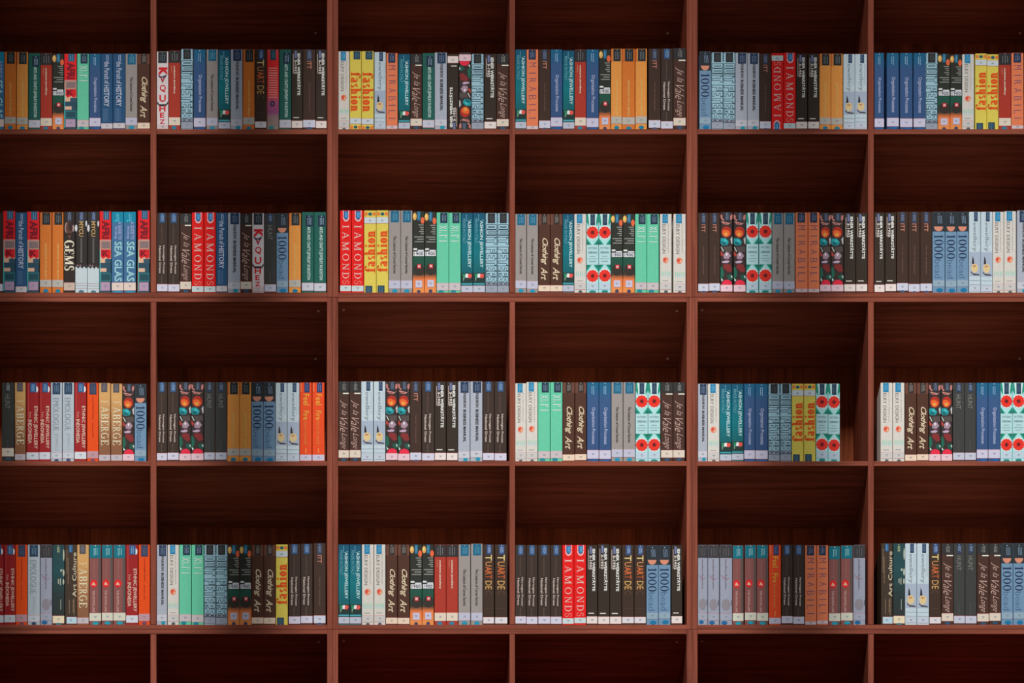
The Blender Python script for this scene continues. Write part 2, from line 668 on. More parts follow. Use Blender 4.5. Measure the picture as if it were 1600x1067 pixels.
d.text((52, 66, 92), '1900', (2.6, 61.8, 16.6, 66.8), 'h', bold=.02, lv=5)
d.ell('cover_band', (52, 46, 40), 10, 88, 8.4, 9)
d.rect('badge', (216, 62, 68), 7.4, 80, 13, 86.2, 3).text((246, 214, 210), 'm', (8.6, 81.6, 11.8, 84.6), 'h', bold=.05, lv=5, part='badge')
d.sticker(104.5, 115, (200, 196, 220), 4.6, 14.8).dot(9.5, (64, 66, 92), 121.5, 3, 3)

d = design('AFR', (44, 76, 92), 'red and teal patchwork book with dark block letters')
d.rect('picture', (230, 34, 38), .2, .2, 18.4, 43).rect('header_label', (42, 90, 122), 6, .2, 15.6, 13, 2).dashes('header_label', (120, 160, 190), 9, 10, 2, 12, 4)
d.dashes('header_label', (120, 160, 190), 12, 12.8, 2, 12, 4)
d.text((122, 22, 36), 'AFRI', (4, 14.5, 16, 41.5), bold=.05)
d.rect('picture', (190, 140, 128), .2, 43, 18.4, 58).rect('picture', (132, 112, 112), 3, 46, 17, 56, 2)
d.rect('picture', (222, 176, 146), .2, 58, 18.4, 78).poly('picture', (212, 34, 42), [(2, 58), (18, 58), (18, 70), (14, 72), (10, 69), (5, 72), (2, 68)], 2)
d.text((130, 16, 32), 'K', (4, 59.5, 15, 68), 'h', bold=.06, part='title_lettering#2')
d.rect('picture', (54, 82, 100), 9, 72, 18.4, 79, 2).rect('picture', (218, 176, 150), 1, 86, 11, 91.5, 2).rect('picture', (40, 112, 122), .2, 93, 18.4, 106, 1)
d.rect('picture', (36, 74, 84), 3, 95, 17, 104, 2).rect('picture', (90, 190, 190), .2, 58, 1.2, 121, 3)
d.sticker(107.5, 119.5, (184, 148, 184), 2.2, 16.6)

d = design('JGU', (98, 194, 158), 'mint green book with thin pale line letters')
d.header(5.6, 16.6, 16, (32, 54, 74), (130, 150, 170))
CR = (226, 240, 226)
d.poly('title_lettering', CR, [(4, 20), (4, 20.9), (15.6, 25.6), (15.6, 24.7)], 3).poly('title_lettering', CR, [(4, 25.6), (4, 24.7), (15.6, 20), (15.6, 20.9)], 3)
d.rect('title_lettering', CR, 3.6, 27.4, 15.6, 28.2, 3).rect('title_lettering', CR, 3.6, 34.6, 16, 35.6, 3).rect('title_lettering', CR, 3.6, 30.4, 6.4, 31.2, 3)
d.rect('title_lettering', CR, 3.6, 43.2, 16, 44.2, 3).rect('title_lettering', CR, 12.4, 37.6, 16, 38.4, 3)
d.text((128, 206, 166), 'JEWELLERY', (8, 55, 10.6, 96))
d.sticker(108, 118.6, (206, 190, 194)).dot(7, (28, 130, 140), 121)

d = design('ORP', [(0, (24, 94, 128)), (13, (34, 92, 130)), (26, (54, 85, 128)), (122, (50, 79, 122))], 'blue book with pale slender title')
d.header(5, 13.4, 22, None, (160, 195, 220), cols=2)
d.text((172, 178, 208), 'Organization Processes', (6.2, 39, 13, 96), bold=.012)
d.sticker(105.5, 118.5, (204, 200, 226)).dot(11, (26, 90, 150), 121.6, 5, 2.4)

d = design('HIS', (38, 80, 118), 'blue book with tall condensed white title')
d.dashes('header_label', (170, 185, 215), 8.6, 9.6, 2, 13, 3).dashes('header_label', (170, 185, 215), 11, 12, 2, 13, 3)
d.text((178, 186, 208), 'the Pursuit of', (5.2, 13, 13.4, 49), bold=.015).text((186, 192, 212), 'HISTORY', (4.6, 51, 13, 86), bold=.02)
for a in (4, 6, 8, 10.4):
    d.dashes('small_lettering', (92, 120, 156), a, a + .8, 89, 110, 3, 3, 8)
d.sticker(113.5, 121.5, (208, 204, 208))

d = design('LEX', (150, 142, 138), 'grey book with teal label and thin dark title')
d.header(3.4, 16, 17.5, TEAL, (110, 165, 185))
d.text((64, 58, 54), 'The Lexicon of Corset Secrets', (7.2, 38, 11.8, 94), bold=.018)
d.sticker(105, 116.5, (190, 190, 214), border=(190, 150, 160)).dot(9.5, (24, 140, 170), 120.4)

d = design('CLA', (78, 48, 36), 'brown book with cream slanted script title')
d.rect('cover_band', (104, 64, 50), .4, .6, 18.2, 17)
d.header(5, 14, 16.5, (48, 42, 40), (150, 140, 130))
d.text((240, 204, 172), 'Clothing', (3.6, 38, 15, 80), shear=.42, bold=.006, spacing=.88)
d.text((240, 204, 172), 'Art', (4, 84, 14.4, 104), shear=.42, bold=.006)
d.sticker(112.5, 121.4, (244, 212, 182), .2, 18.4)

d = design('VQU', (216, 206, 206), 'white book with large red letters')
d.header(2.4, 16.2, 18, (46, 50, 54), (110, 130, 140))
RDD = (206, 34, 42)
d.text(RDD, 'K', (3, 25, 17, 38), 'down', bold=.06).text((168, 44, 60), 'v', (5.6, 41, 13, 49), 'h', bold=.03).text(RDD, 'Q', (4.6, 52, 14.6, 64), 'h', bold=.02)
d.text(RDD, 'U', (4.2, 68, 14.4, 79), 'h', bold=.03).text(RDD, 'H', (4, 85, 14, 94), 'h', bold=.03).text(RDD, 'E', (5, 96, 12, 104), 'h', bold=.03)
d.text(RDD, 'Z', (4.4, 106.5, 13, 113.5), 'h', bold=.02)
d.poly('picture', (62, 52, 60), [(.6, 78), (4, 82.5), (14.6, 82.5), (18, 78), (18, 82), (14, 86), (4.4, 86), (.6, 82)], 2)
d.poly('picture', (66, 58, 84), [(2, 36), (8, 39.5), (16, 36), (14, 41), (4, 41)], 2)
d.sticker(116, 121.4, (214, 196, 196))

d = design('OUT', (152, 190, 204), 'pale blue book with big outlined letters')
d.header(3.6, 15, 15.5, (42, 42, 44), (84, 88, 90))
OL = (44, 56, 66)
P_ = [(0, 0), (0, 1), (1, 1), (1, .42), (.42, .42), (.42, 0)]
C_ = [(.42, .6), (.42, .82), (.7, .82), (.7, .6)]
BLOCK = {'O': [[(.15, 0), (0, .1), (0, .9), (.15, 1), (.85, 1), (1, .9), (1, .1), (.85, 0)], [(.38, .2), (.38, .8), (.62, .8), (.62, .2)]],
         'U': [[(.15, 0), (0, .1), (0, 1), (.36, 1), (.36, .2), (.64, .2), (.64, 1), (1, 1), (1, .1), (.85, 0)]],
         'I': [[(0, 0), (0, 1), (1, 1), (1, 0)]],
         'T': [[(.32, 0), (.32, .8), (0, .8), (0, 1), (1, 1), (1, .8), (.68, .8), (.68, 0)]],
         'P': [P_, C_], 'R': [P_[:4] + [(.8, .36), (1, 0), (.66, 0), (.5, .36), (.42, .36), (.42, 0)], C_],
         'E': [[(0, 0), (0, 1), (1, 1), (1, .8), (.42, .8), (.42, .62), (.86, .62), (.86, .4), (.42, .4), (.42, .2), (1, .2), (1, 0)]],
         'S': [[(0, .04), (.2, 0), (.8, 0), (1, .12), (1, .5), (.85, .6), (.4, .64), (.4, .78), (.95, .76), (.95, .96), (.8, 1), (.2, 1), (0, .88), (0, .56), (.16, .44), (.62, .38), (.62, .22), (0, .24)]]}


def outline(d, ch, u0, v0, u1, v1, w=.34):
    for ring in BLOCK[ch]:
        pts = [(u0 + y * (u1 - u0), v0 + x * (v1 - v0)) for x, y in ring]
        for (a, b), (c, e) in zip(pts, pts[1:] + pts[:1]):
            L_ = math.hypot(c - a, e - b)
            nx, ny = -(e - b) / L_ * w, (c - a) / L_ * w
            tx, ty = (c - a) / L_ * w * .8, (e - b) / L_ * w * .8
            d.poly('title_lettering', OL, [(a - tx + nx, b - ty + ny), (c + tx + nx, e + ty + ny), (c + tx - nx, e + ty - ny), (a - tx - nx, b - ty - ny)], 3)


for s_, a, b in (('O', 17.5, 25), ('U', 26, 33.5), ('I', 34.5, 37.5), ('T', 38.5, 48), ('P', 52.5, 61.5), ('E', 62.5, 70.5), ('T', 71, 80.5), ('E', 81.5, 89), ('R', 90, 98), ('S', 99, 106)):
    outline(d, s_, 1, a, 17.6, b)
for v in range(0, 15, 3):
    d.rect('edge_pattern#1', (70, 80, 92), .3, v, 1.5, v + 1.4).rect('edge_pattern#2', (70, 80, 92), 16.8, v + .6, 18.2, v + 2)
d.rect('cover_band', (54, 58, 66), .4, 107, 18.2, 111.6, 2).rect('cover_band', (150, 160, 178), 1.2, 107.8, 17.4, 110.8, 3)
d.rect('cover_band', (30, 32, 38), 3, 108.6, 8, 110, 4).rect('cover_band', (30, 32, 38), 10.6, 108.6, 16, 110, 4)
d.sticker(112.2, 122, (152, 160, 178), border=(70, 74, 84))

d = design('TUA', (60, 44, 34), 'dark brown book with gold and orange capitals')
d.header(6, 14, 15.5, (52, 76, 118), (160, 180, 215))
d.text((226, 200, 136), 'T', (4, 16, 14.4, 25), bold=.005).text((206, 138, 84), 'U', (4, 26.5, 14.4, 33.5), bold=.005)
d.text((222, 112, 58), 'AR', (4, 34.5, 14.4, 46.5), bold=.005).text((196, 92, 50), 'T', (4, 46.5, 14.4, 53), bold=.0).text((206, 158, 92), 'DE', (4, 56, 14.4, 69), bold=.0)
d.text((92, 66, 46), 'C', (4, 71, 14.4, 77))
d.rect('small_lettering', (88, 68, 54), 3, 98, 15.6, 98.7, 2).rect('small_lettering', (80, 60, 48), 3, 104, 15.6, 104.6, 2)
d.sticker(112, 121, (224, 218, 222))

d = design('FJW', [(0, (20, 80, 108)), (30, (10, 102, 118)), (60, (12, 112, 122)), (88, (16, 96, 104)), (122, (16, 100, 108))], 'teal book with white title and small flag picture')
d.text((196, 224, 224), "'ASHION JEWELLERY", (9.2, 11, 15.8, 84), bold=.012)
d.text((96, 158, 172), 'MADE IN ITALY', (3, 9, 7.2, 47), bold=.01)
d.dashes('header_label', (110, 170, 190), 8.2, 9.0, 2.5, 13, 3)
d.rect('picture', (34, 54, 50), .4, 92, 18.2, 107).poly('picture', (36, 132, 96), [(2, 93.4), (7.4, 93.4), (6.4, 99), (4.4, 103)], 2)
d.poly('picture', (232, 232, 226), [(7.4, 93.4), (11.2, 93.4), (10.6, 99.6), (6.4, 99)], 2).poly('picture', (222, 84, 74), [(11.2, 93.4), (16.4, 94), (17, 97), (14.6, 100.4), (10.6, 99.6)], 2)
d.poly('picture', (120, 160, 130), [(3.4, 99), (5.4, 99.5), (4.2, 104.4), (3.4, 104.4)], 3)
d.rect('picture', (92, 180, 192), .8, 108.4, 17.8, 109.6, 2)
d.sticker(112.2, 121.2, (186, 194, 212), .4, 18.2)

d = design('FBM', (164, 170, 182), 'lavender grey book with navy label and dark capitals')
d.header(4, 16.6, 17.5, (38, 54, 80), (130, 150, 180))
d.text((78, 72, 76), 'FASHION', (8.2, 18, 12.8, 40), bold=.035).text((56, 52, 58), 'BUSINESS MANUAL', (8, 43, 12.6, 93), bold=.035)
d.sticker(108, 117.6, (200, 200, 212), border=(196, 170, 176)).dot(11.6, (24, 140, 165), 120.2, 3.6, 2.8)

d = design('RDS', [(0, (200, 70, 68)), (18, (222, 40, 40)), (70, (220, 60, 64)), (80, (170, 84, 116)), (96, (150, 74, 124)), (103, (150, 120, 120)), (122, (146, 134, 126))],
           'red striped book fading to purple below')
d.header(5.4, 14, 16.5, (28, 66, 82), (80, 130, 140))
for i in range(13):
    d.rect('title_lettering', (236, 150, 142), 2.4, 28 + 3.7 * i, 16.4, 29.5 + 3.7 * i, 2)
d.ell('picture', (60, 40, 70), 8.6, 83, 3.8, 4.4, 2).ell('picture', (150, 90, 140), 8.6, 83, 1.6, 2, 3)
d.dot(6.8, (36, 132, 132), 120, 4.2, 3.2)

d = design('WIE', (52, 41, 33), 'blackish brown book with bold white title at top')
d.rect('header_label', (86, 92, 128), 5, 2, 9.4, 14, 2).dashes('header_label', (150, 158, 190), 6.6, 7.4, 3, 13, 4)
d.text((228, 222, 216), 'IENER WERKSTÄTTE', (9.8, 6, 15.4, 71), bold=.035)
d.text((214, 206, 198), '3-1932', (4.8, 16, 8.9, 38), bold=.035)
d.rect('small_lettering', (200, 180, 168), 2.8, 7, 3.6, 37, 3).rect('publisher_mark', (215, 208, 200), 3.2, 104.6, 12.6, 106, 3)
d.sticker(110.6, 121, (236, 220, 212))

d = design('ITT', (62, 43, 35), 'dark brown book with small pinkish letters')
d.header(5.6, 13, 17, (54, 62, 82), (120, 132, 160))
d.text((200, 132, 112), 'ITT', (6.2, 18, 12.4, 30), bold=.01)
d.text((146, 106, 90), 'THE ART OF JEWELLERY', (8.4, 51, 10.2, 95))
d.sticker(109.5, 120.4, (204, 208, 228)).dot(9.5, (60, 80, 112), 122, 4, 2)

d = design('JWD', (206, 201, 193), 'ivory book with rose emblem and thin grey title')
d.header(4, 12.6, 14.5, (30, 122, 166), (110, 180, 210))
d.text((126, 120, 116), 'ELRY DESIGN', (4, 16, 9.2, 62), bold=.004)
d.text((150, 144, 140), 'from idea to finished piece', (12, 15, 14, 61))
d.ell('rose_emblem', (226, 128, 96), 9, 72.6, 4.6, 5).ell('rose_emblem', (206, 74, 62), 7.6, 72, 2.2, 2.6, 2).ell('rose_emblem', (240, 176, 140), 10.8, 74, 1.6, 2, 2)
for a in (2.4, 5.4, 8.6, 12, 15):
    d.rect('picture', (160, 200, 168), a, 90, a + 1.8, 92.4)
    d.poly('picture', (130, 196, 190), [(a, 93), (a + 1.8, 93), (a + .7, 100)])
d.rect('small_lettering', (140, 138, 136), 4, 104.6, 13, 105.4, 2)
d.sticker(109, 118.6, (206, 200, 196), 1.6, 17).dot(9.5, (70, 88, 96), 122, 3, 2.2)

d = design('FAS', (216, 197, 84), 'yellow book with orange serif lettering')
d.header(6, 16.6, 13, (36, 66, 86), (90, 130, 150))
d.serif((226, 80, 24), 'fashion', (1.4, 32, 17.8, 96), W=.25, T=.06)
d.sticker(106, 114.6, (204, 218, 224))
d.poly('picture', (238, 120, 60), [(1, 117), (6, 118.6), (5, 122.6), (1, 122.6)], 2).poly('picture', (238, 120, 60), [(17.6, 117), (12.6, 118.6), (13.6, 122.6), (17.6, 122.6)], 2)
d.ell('picture', (40, 92, 104), 9.3, 119.8, 3, 2.4, 3)

d = design('JEL', (186, 202, 209), 'pale blue white book with small jewel photograph')
d.header(8, 14, 14.5, (40, 58, 86), (100, 130, 160), cols=2)
d.text((124, 136, 144), 'ewellery', (5, 16, 12.6, 60), bold=.004)
d.rect('small_lettering', (160, 174, 184), 14, 16, 14.6, 50, 2).rect('small_lettering', (160, 174, 184), 16, 16, 16.5, 50, 2)
d.rect('picture', (160, 172, 190), .8, 61, 17.8, 98)
d.poly('picture', (46, 42, 46), [(5.6, 67), (7.6, 72), (8.4, 79), (4.6, 79)], 2).ell('picture', (212, 188, 138), 9, 85.6, 5.6, 7, 2).ell('picture', (190, 140, 92), 8.6, 82.4, 3, 1.6, 3)
d.poly('picture', (64, 54, 56), [(3.6, 90), (6, 93.6), (16.6, 95), (16.6, 96.6), (7, 96), (3, 92.4)], 3)
for v in (104, 110.2):
    d.rect('small_lettering', (140, 156, 172), .8, v, 17.8, v + .7, 2)
d.sticker(113, 120.4, (192, 204, 222), 2, 16.6, border=(180, 150, 170))

d = design('MIR', (236, 122, 82), 'coral book with widely spaced dark capitals')
d.header(3.4, 14.6, 15.5, (36, 48, 74), (130, 140, 170))
for ch, v in zip('MIRABILI', (20, 34, 44, 57, 70, 82, 92, 103)):
    if ch == 'I':
        d.rect('title_lettering', (110, 76, 104), 4, v + 1.6, 15, v + 2.6, 3)
    else:
        d.text((106, 74, 108), ch, (4, v, 15, v + 6.6), 'down', bold=-.02)
d.sticker(117.4, 122, (214, 192, 196))

d = design('ISV', (70, 45, 37), 'dark brown book with loose pale handwriting')
d.header(5, 14.6, 16, (48, 48, 50), (150, 146, 140))
d.rect('cover_band', (48, 46, 46), .4, .4, 18.2, 16.6).rect('small_lettering', (236, 222, 204), 8, 17.6, 18, 19.4, 2)
for s, a, b in (('Je la', 29, 52), ('Vale', 56, 78), ('Longe', 80, 104)):
    d.text((208, 172, 158), s, (3, a, 15.4, b), shear=.55, bold=-.012)
d.sticker(106.5, 117.6, (228, 210, 188)).dot(9.5, (44, 78, 104), 121, 4, 2.4)

d = design('GEM', (54, 44, 42), 'dark book covered with colourful gemstones')
d.header(7, 13.6, 13, (52, 64, 82), (120, 130, 150), cols=2)
PK = (186, 118, 112)
d.poly('gemstone#11', PK, [(.4, 3), (3.4, 5), (3, 9), (5.6, 11), (4.6, 14), (.4, 9)], 1).poly('gemstone#12', PK, [(15, 5), (18.2, 3), (18.2, 9), (16.4, 13), (14.6, 10)], 1)
d.poly('gemstone#13', (196, 138, 130), [(1, 14), (7, 15), (14, 16.6), (17.6, 14.6), (12, 19), (5, 18.4)], 1).poly('gemstone#14', (146, 62, 58), [(3, 16), (9, 16.6), (12, 18), (6, 17.8)], 2)
d.ell('gemstone#1', (168, 46, 32), 9.2, 30, 7.6, 8.8, 1, n=11).poly('gemstone#1', (238, 98, 42), [(3.4, 28), (8, 26.4), (13, 29), (15, 33), (11, 38), (6, 37.4), (3, 33)], 2).poly('gemstone#1', (248, 156, 72), [(5, 33), (9, 31), (12, 34), (8, 37)], 3)
d.poly('gemstone#2', (30, 146, 152), [(.4, 40), (8, 39.6), (13, 45), (11, 50), (4, 51), (.4, 48)], 1).poly('gemstone#2', (74, 186, 190), [(4, 42), (8, 41.6), (10.6, 45.6), (7, 45)], 2).poly('gemstone#2', (18, 92, 100), [(1, 45), (6, 46), (10, 49), (4, 50)], 2)
d.poly('gemstone#15', (186, 184, 184), [(15.2, 41), (18.2, 37), (18.2, 49), (16.6, 48)], 1).poly('gemstone#16', (82, 72, 70), [(4, 53), (17, 52), (18, 60), (8, 62)], 1)
d.poly('gemstone#17', (206, 214, 200), [(.6, 53), (1.8, 53), (5.4, 60), (4.2, 60.4)], 2).poly('gemstone#18', (170, 62, 52), [(.4, 59), (5, 65), (3.4, 68), (.4, 66)], 2)
d.poly('gemstone#3', (160, 134, 150), [(5, 65), (9, 60.6), (13, 62), (16, 67), (12, 72), (5, 71)], 2).poly('gemstone#3', (226, 214, 220), [(8, 63.4), (10.6, 62.4), (11, 66), (8.8, 67)], 3)
d.poly('gemstone#19', (186, 160, 184), [(2, 76), (9, 73.8), (14, 75.4), (11, 78), (4, 78)], 2).poly('gemstone#20', (112, 70, 84), [(5, 72), (15, 72.6), (12, 74.2)], 2)
d.poly('gemstone#21', (128, 44, 44), [(6, 79), (15, 80), (18.2, 90), (12, 92), (4, 84)], 1).poly('gemstone#22', (30, 98, 78), [(.4, 83), (4, 86), (5.6, 96), (2, 102), (.4, 102)], 1)
d.poly('gemstone#23', (30, 84, 70), [(10, 97), (17, 95), (18.2, 104), (12, 103)], 2).poly('gemstone#24', (200, 222, 210), [(1, 101), (4.4, 104), (2, 106)], 2).poly('gemstone#25', (200, 214, 206), [(15.6, 98), (18, 97), (18, 102)], 3)
d.ell('gemstone#4', (236, 42, 68), 10, 110, 7.6, 6.4, 2)
d.sticker(111.6, 121.4, (238, 196, 206), .4, 18.2)

d = design('DIA', (228, 24, 22), 'bright red book with spaced white serif capitals')
d.rect('header_label', (236, 190, 190), 5, 0, 15, 8, 1).ell('header_label', (240, 196, 192), 10, 9, 5.2, 7.6, 2, 0, 180)
d.rect('header_label', (228, 24, 22), 6.2, 0, 13.8, 8, 3).ell('header_label', (228, 24, 22), 10, 8, 4, 6.6, 3, 0, 180)
d.rect('header_label', (20, 108, 166), 6.6, 1, 13.4, 10, 4).ell('header_label', (20, 108, 166), 10, 10, 3.4, 3.4, 4, 0, 180).dashes('header_label', (120, 190, 220), 9, 10, 3, 11, 5).dashes('header_label', (120, 190, 220), 11, 11.8, 3, 11, 5)
for ch, a, b, c in (('I', 22, 26.4, 244), ('A', 32, 43, 240), ('M', 47, 60, 238), ('O', 65, 75.5, 240), ('N', 79.5, 89, 240), ('D', 92.5, 102, 240), ('S', 105, 110.5, 222)):
    d.serif((c, 190 if ch != 'S' else 150, 180 if ch != 'S' else 138), ch, (4.2, a, 14.8, b), W=.13, T=.05)
d.sticker(112.6, 121, (198, 222, 222), border=(228, 60, 60))

d = design('K10', (108, 140, 168), 'sky blue book with large dark number')
d.rect('cover_band', (44, 50, 54), .2, .2, 18.4, 30).ell('picture', (208, 136, 110), 9, 22.4, 6.6, 7.4, 2, 0, 180).poly('header_label', (40, 46, 52), [(2.4, 1.6), (15.6, 0.6), (17, 21.4), (4, 22.4)], 3)
d.ell('header_label', (130, 150, 170), 9.4, 3.4, 1, 1, 4, n=8)
for a in (7.6, 10, 12.4):
    d.poly('header_label', (120, 142, 166), [(a, 6), (a + .8, 6), (a + 1.7, 18), (a + .9, 18)], 4)
d.serif((30, 42, 74), '1000', (2.6, 35, 15.8, 71.5), W=.16, T=.06)
d.text((70, 96, 128), 'bead', (3.4, 73, 13, 101), bold=-.012)
d.sticker(105, 114, (140, 172, 190), .8, 17.8, border=(150, 146, 170)).dot(10.6, (20, 112, 156), 119.6, 5, 3)

d = design('GMS', (47, 39, 36), 'black book with portrait and big cream letters')
d.header(6, 13, 14.5, (56, 66, 86), (150, 165, 190), cols=2)
d.ell('picture', (150, 124, 116), 4.6, 24, 3, 8).ell('picture', (92, 62, 54), 9.4, 24.6, 5.6, 10.4, 2).ell('picture', (58, 42, 40), 11, 22, 3.4, 7.4, 3).ell('picture', (170, 150, 146), 15.6, 25, 1.6, 5, 1)
d.rect('picture', (104, 66, 56), 7.6, 33, 11.4, 40, 2)
d.serif((234, 214, 190), 'GEMS', (1, 43, 17.2, 89), W=.24, T=.06)
d.sticker(107.5, 118.6, (208, 180, 160))

d = design('PRL', [(0, (50, 47, 46)), (82, (46, 42, 40)), (83.2, (192, 206, 210)), (122, (188, 202, 206))], 'black over white book with pearl necklace picture')
d.header(6.4, 13, 14, (62, 72, 104), (150, 165, 200), cols=2)
d.ell('picture', (206, 206, 210), 1.6, 25, 1.9, 5.4, 2).ell('picture', (196, 196, 202), 17, 18, 1.4, 4.6, 2)
d.text((196, 158, 98), 'MYCU', (6, 14.6, 12.6, 38), bold=.02)
d.rect('picture', (92, 88, 86), 8, 40, 10.8, 78, 1).rect('picture', (40, 30, 26), 1, 36, 3, 80, 1)
for i in range(6):
    d.ell('picture', (58, 50, 54), 1.8 + 3 * i, 82.6 + (1.4 if i % 2 else -.6), 1.9, 2.2, 3, n=10)
for i in (0, 1):
    d.ell('picture', (190, 150, 150), 4 + 4 * i, 82, .9, 1, 4, n=8)
for v in (109, 112.6, 116.6):
    d.rect('small_lettering', (176, 150, 160), .4, v, 18.2, v + .6, 2)
d.dot(9.5, (70, 110, 124), 122, 4, 2.4)

d = design('SEA', [(0, (14, 134, 164)), (15.5, (20, 132, 164)), (17, (68, 112, 152)), (122, (64, 108, 148))], 'steel blue book with large pale aqua capitals')
d.dashes('header_label', (110, 205, 225), 8, 9, 2, 15, 3).dashes('header_label', (110, 205, 225), 10.6, 11.5, 4, 16, 3).dashes('header_label', (110, 205, 225), 5.6, 6.4, 12, 16, 3)
d.text((166, 174, 214), 'A GUIDE TO', (10.4, 15, 15.6, 42), bold=.02, part='small_lettering').text((160, 168, 212), 'finding', (4.4, 22, 9, 41), bold=.02, part='small_lettering')
d.text((154, 204, 208), 'SEA GLAS', (4.6, 45, 16.2, 105.5), bold=.02)
d.sticker(107.4, 118.8, (234, 210, 196), .4, 18.2).dot(9.5, (30, 140, 180), 121.6, 6, 2)

for key, scol, v0, v1, lk in (('HUN', (194, 198, 218), 110.4, 121, 'charcoal grey book with faint grey title'), ('HUC', (230, 214, 194), 103, 115.5, 'charcoal book with wide cream sticker')):
    d = design(key, (60, 60, 58), lk)
    d.header(5.4, 13, 15, (46, 62, 88) if key == 'HUN' else (56, 58, 60), (132, 146, 172) if key == 'HUN' else (180, 184, 186))
    d.text((132, 132, 128), 'HUNT', (5, 19, 12.2, 41), bold=-.006)
    d.text((92, 92, 90), 'jewellery', (7, 90, 10.4, 108))
    d.sticker(v0, v1, scol)
    if key == 'HUC':
        d.dot(9.5, (60, 84, 108), 119.5, 4, 2.4)

d = design('NAT', (58, 44, 38), 'dark brown book with two narrow columns of print')
d.header(5, 13.6, 15.5, (52, 84, 124), (140, 165, 200))
d.text((120, 94, 80), 'traditional dress', (7.8, 18, 10, 48))
d.text((200, 182, 172), 'Norwegian Process', (9.6, 50, 13.6, 94), bold=.02).text((200, 182, 172), 'National Dress', (3.8, 51, 7.4, 93), bold=.02)
d.text((120, 98, 86), 'Nordic', (7.6, 97, 10, 110))
d.sticker(110.6, 121, (210, 208, 228))

d = design('FLW', (168, 216, 216), 'turquoise patterned book with two red flowers')
GT, GD = (20, 142, 116), (16, 108, 92)
d.poly('leaf_pattern#1', GT, [(.3, 0), (2.2, 0), (4.2, 12), (3, 19), (.3, 12)], 1).poly('leaf_pattern#2', GT, [(18.3, 0), (16.4, 0), (14.4, 12), (15.6, 19), (18.3, 12)], 1)
d.poly('leaf_pattern#1', (206, 236, 230), [(2.4, 0), (4.2, 0), (5.6, 14), (4.4, 17)], 2).poly('leaf_pattern#2', (206, 236, 230), [(16.2, 0), (14.4, 0), (13, 14), (14.2, 17)], 2)
d.header(6, 13, 17.6, (34, 58, 80), (90, 110, 135), cols=2)
for cy in (29, 97):
    pn = 'flower#%d' % cy
    d.ell(pn, (214, 232, 226), 9.3, cy, 9, 11, 1)
    n = 36
    pts = []
    for i in range(n * 2):
        a = math.pi * i / n
        r = 8.1 + 1.0 * abs(math.cos(6 * a)) ** .5
        pts.append((9.3 + r * math.cos(a), cy + r * 1.06 * math.sin(a)))
    d.poly(pn, (238, 50, 36), pts, 3)
    d.ell(pn, (186, 26, 28), 9.3, cy, 3.4, 3.6, 4).ell(pn, (84, 30, 28), 9.3, cy, 2.2, 2.3, 5)
for t in ((.3, 38, 48, 1), (.3, 90, 80, -1)):
    a, b = t[1], t[2]
    d.poly('leaf_pattern#%d' % (a + 1), GT, [(.3, a), (.3, b), (7.6, b)], 2).poly('leaf_pattern#%d' % (a + 2), GT, [(18.3, a), (18.3, b), (11, b)], 2)
    d.poly('leaf_pattern#%d' % (a + 1), GD, [(.3, a + .5 * (b - a)), (.3, b), (4.4, b)], 3).poly('leaf_pattern#%d' % (a + 2), GD, [(18.3, a + .5 * (b - a)), (18.3, b), (14.2, b)], 3)
d.rect('cover_band', (172, 208, 210), .6, 48.4, 18, 79.6, 3)
d.text((112, 140, 150), 'PATTERN', (2.6, 52, 16, 55), 'h', bold=.02, lv=5).text((84, 112, 124), 'DESIGN', (2.6, 59, 16, 62), 'h', bold=.03, lv=5)
for v, a in ((66, 5), (70, 2), (74, 4)):
    d.rect('small_lettering', (120, 150, 160), a, v, 18.2 - a, v + .8, 5)
d.sticker(108.6, 118.4, (186, 210, 226), 1.4, 17.2, border=(150, 190, 200)).dot(9.3, (24, 128, 126), 121.6, 5, 2)

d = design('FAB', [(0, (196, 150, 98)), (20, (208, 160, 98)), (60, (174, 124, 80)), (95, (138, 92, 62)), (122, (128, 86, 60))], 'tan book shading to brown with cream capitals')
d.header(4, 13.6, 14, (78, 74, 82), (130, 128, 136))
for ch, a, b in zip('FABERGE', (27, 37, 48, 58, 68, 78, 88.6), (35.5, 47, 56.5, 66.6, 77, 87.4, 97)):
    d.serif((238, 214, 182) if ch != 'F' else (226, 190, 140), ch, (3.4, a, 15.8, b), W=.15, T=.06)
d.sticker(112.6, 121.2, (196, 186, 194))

d = design('ETH', (152, 30, 32), 'dark red book with two lines of pale capitals')
d.ell('header_label', (226, 220, 222), 14.4, 10.6, 3, 5, 1).rect('header_label', (42, 82, 128), 5.4, .6, 14.6, 15.4, 2).dashes('header_label', (140, 180, 215), 8, 9, 3, 14, 4).dashes('header_label', (140, 180, 215), 10.6, 11.6, 3, 14, 4)
d.rect('cover_band', (182, 62, 62), 2.6, 2, 3.6, 60)
d.text((238, 192, 172), 'ETHNIC JEWELLERY', (10, 37, 16.4, 103), bold=.012).text((238, 192, 172), 'INDONESIA', (2.6, 58, 8, 95), bold=.012).text((226, 160, 140), 'from', (4, 46, 7.6, 55))
d.sticker(109, 119.8, (210, 218, 228))

d = design('EMO', (172, 182, 190), 'silver grey book with large grey serif title')
d.header(3, 15.6, 18.5, (38, 62, 86), (120, 150, 175))
d.text((126, 136, 146), 'EMOLOGUE', (3.6, 24, 13.2, 75), bold=-.008).text((160, 170, 180), 'JEWELS', (5.4, 79, 12, 106), bold=-.01)
d.sticker(109.6, 118.6, (196, 204, 214)).dot(9.5, (48, 72, 104), 121.6, 3.6, 2.4)

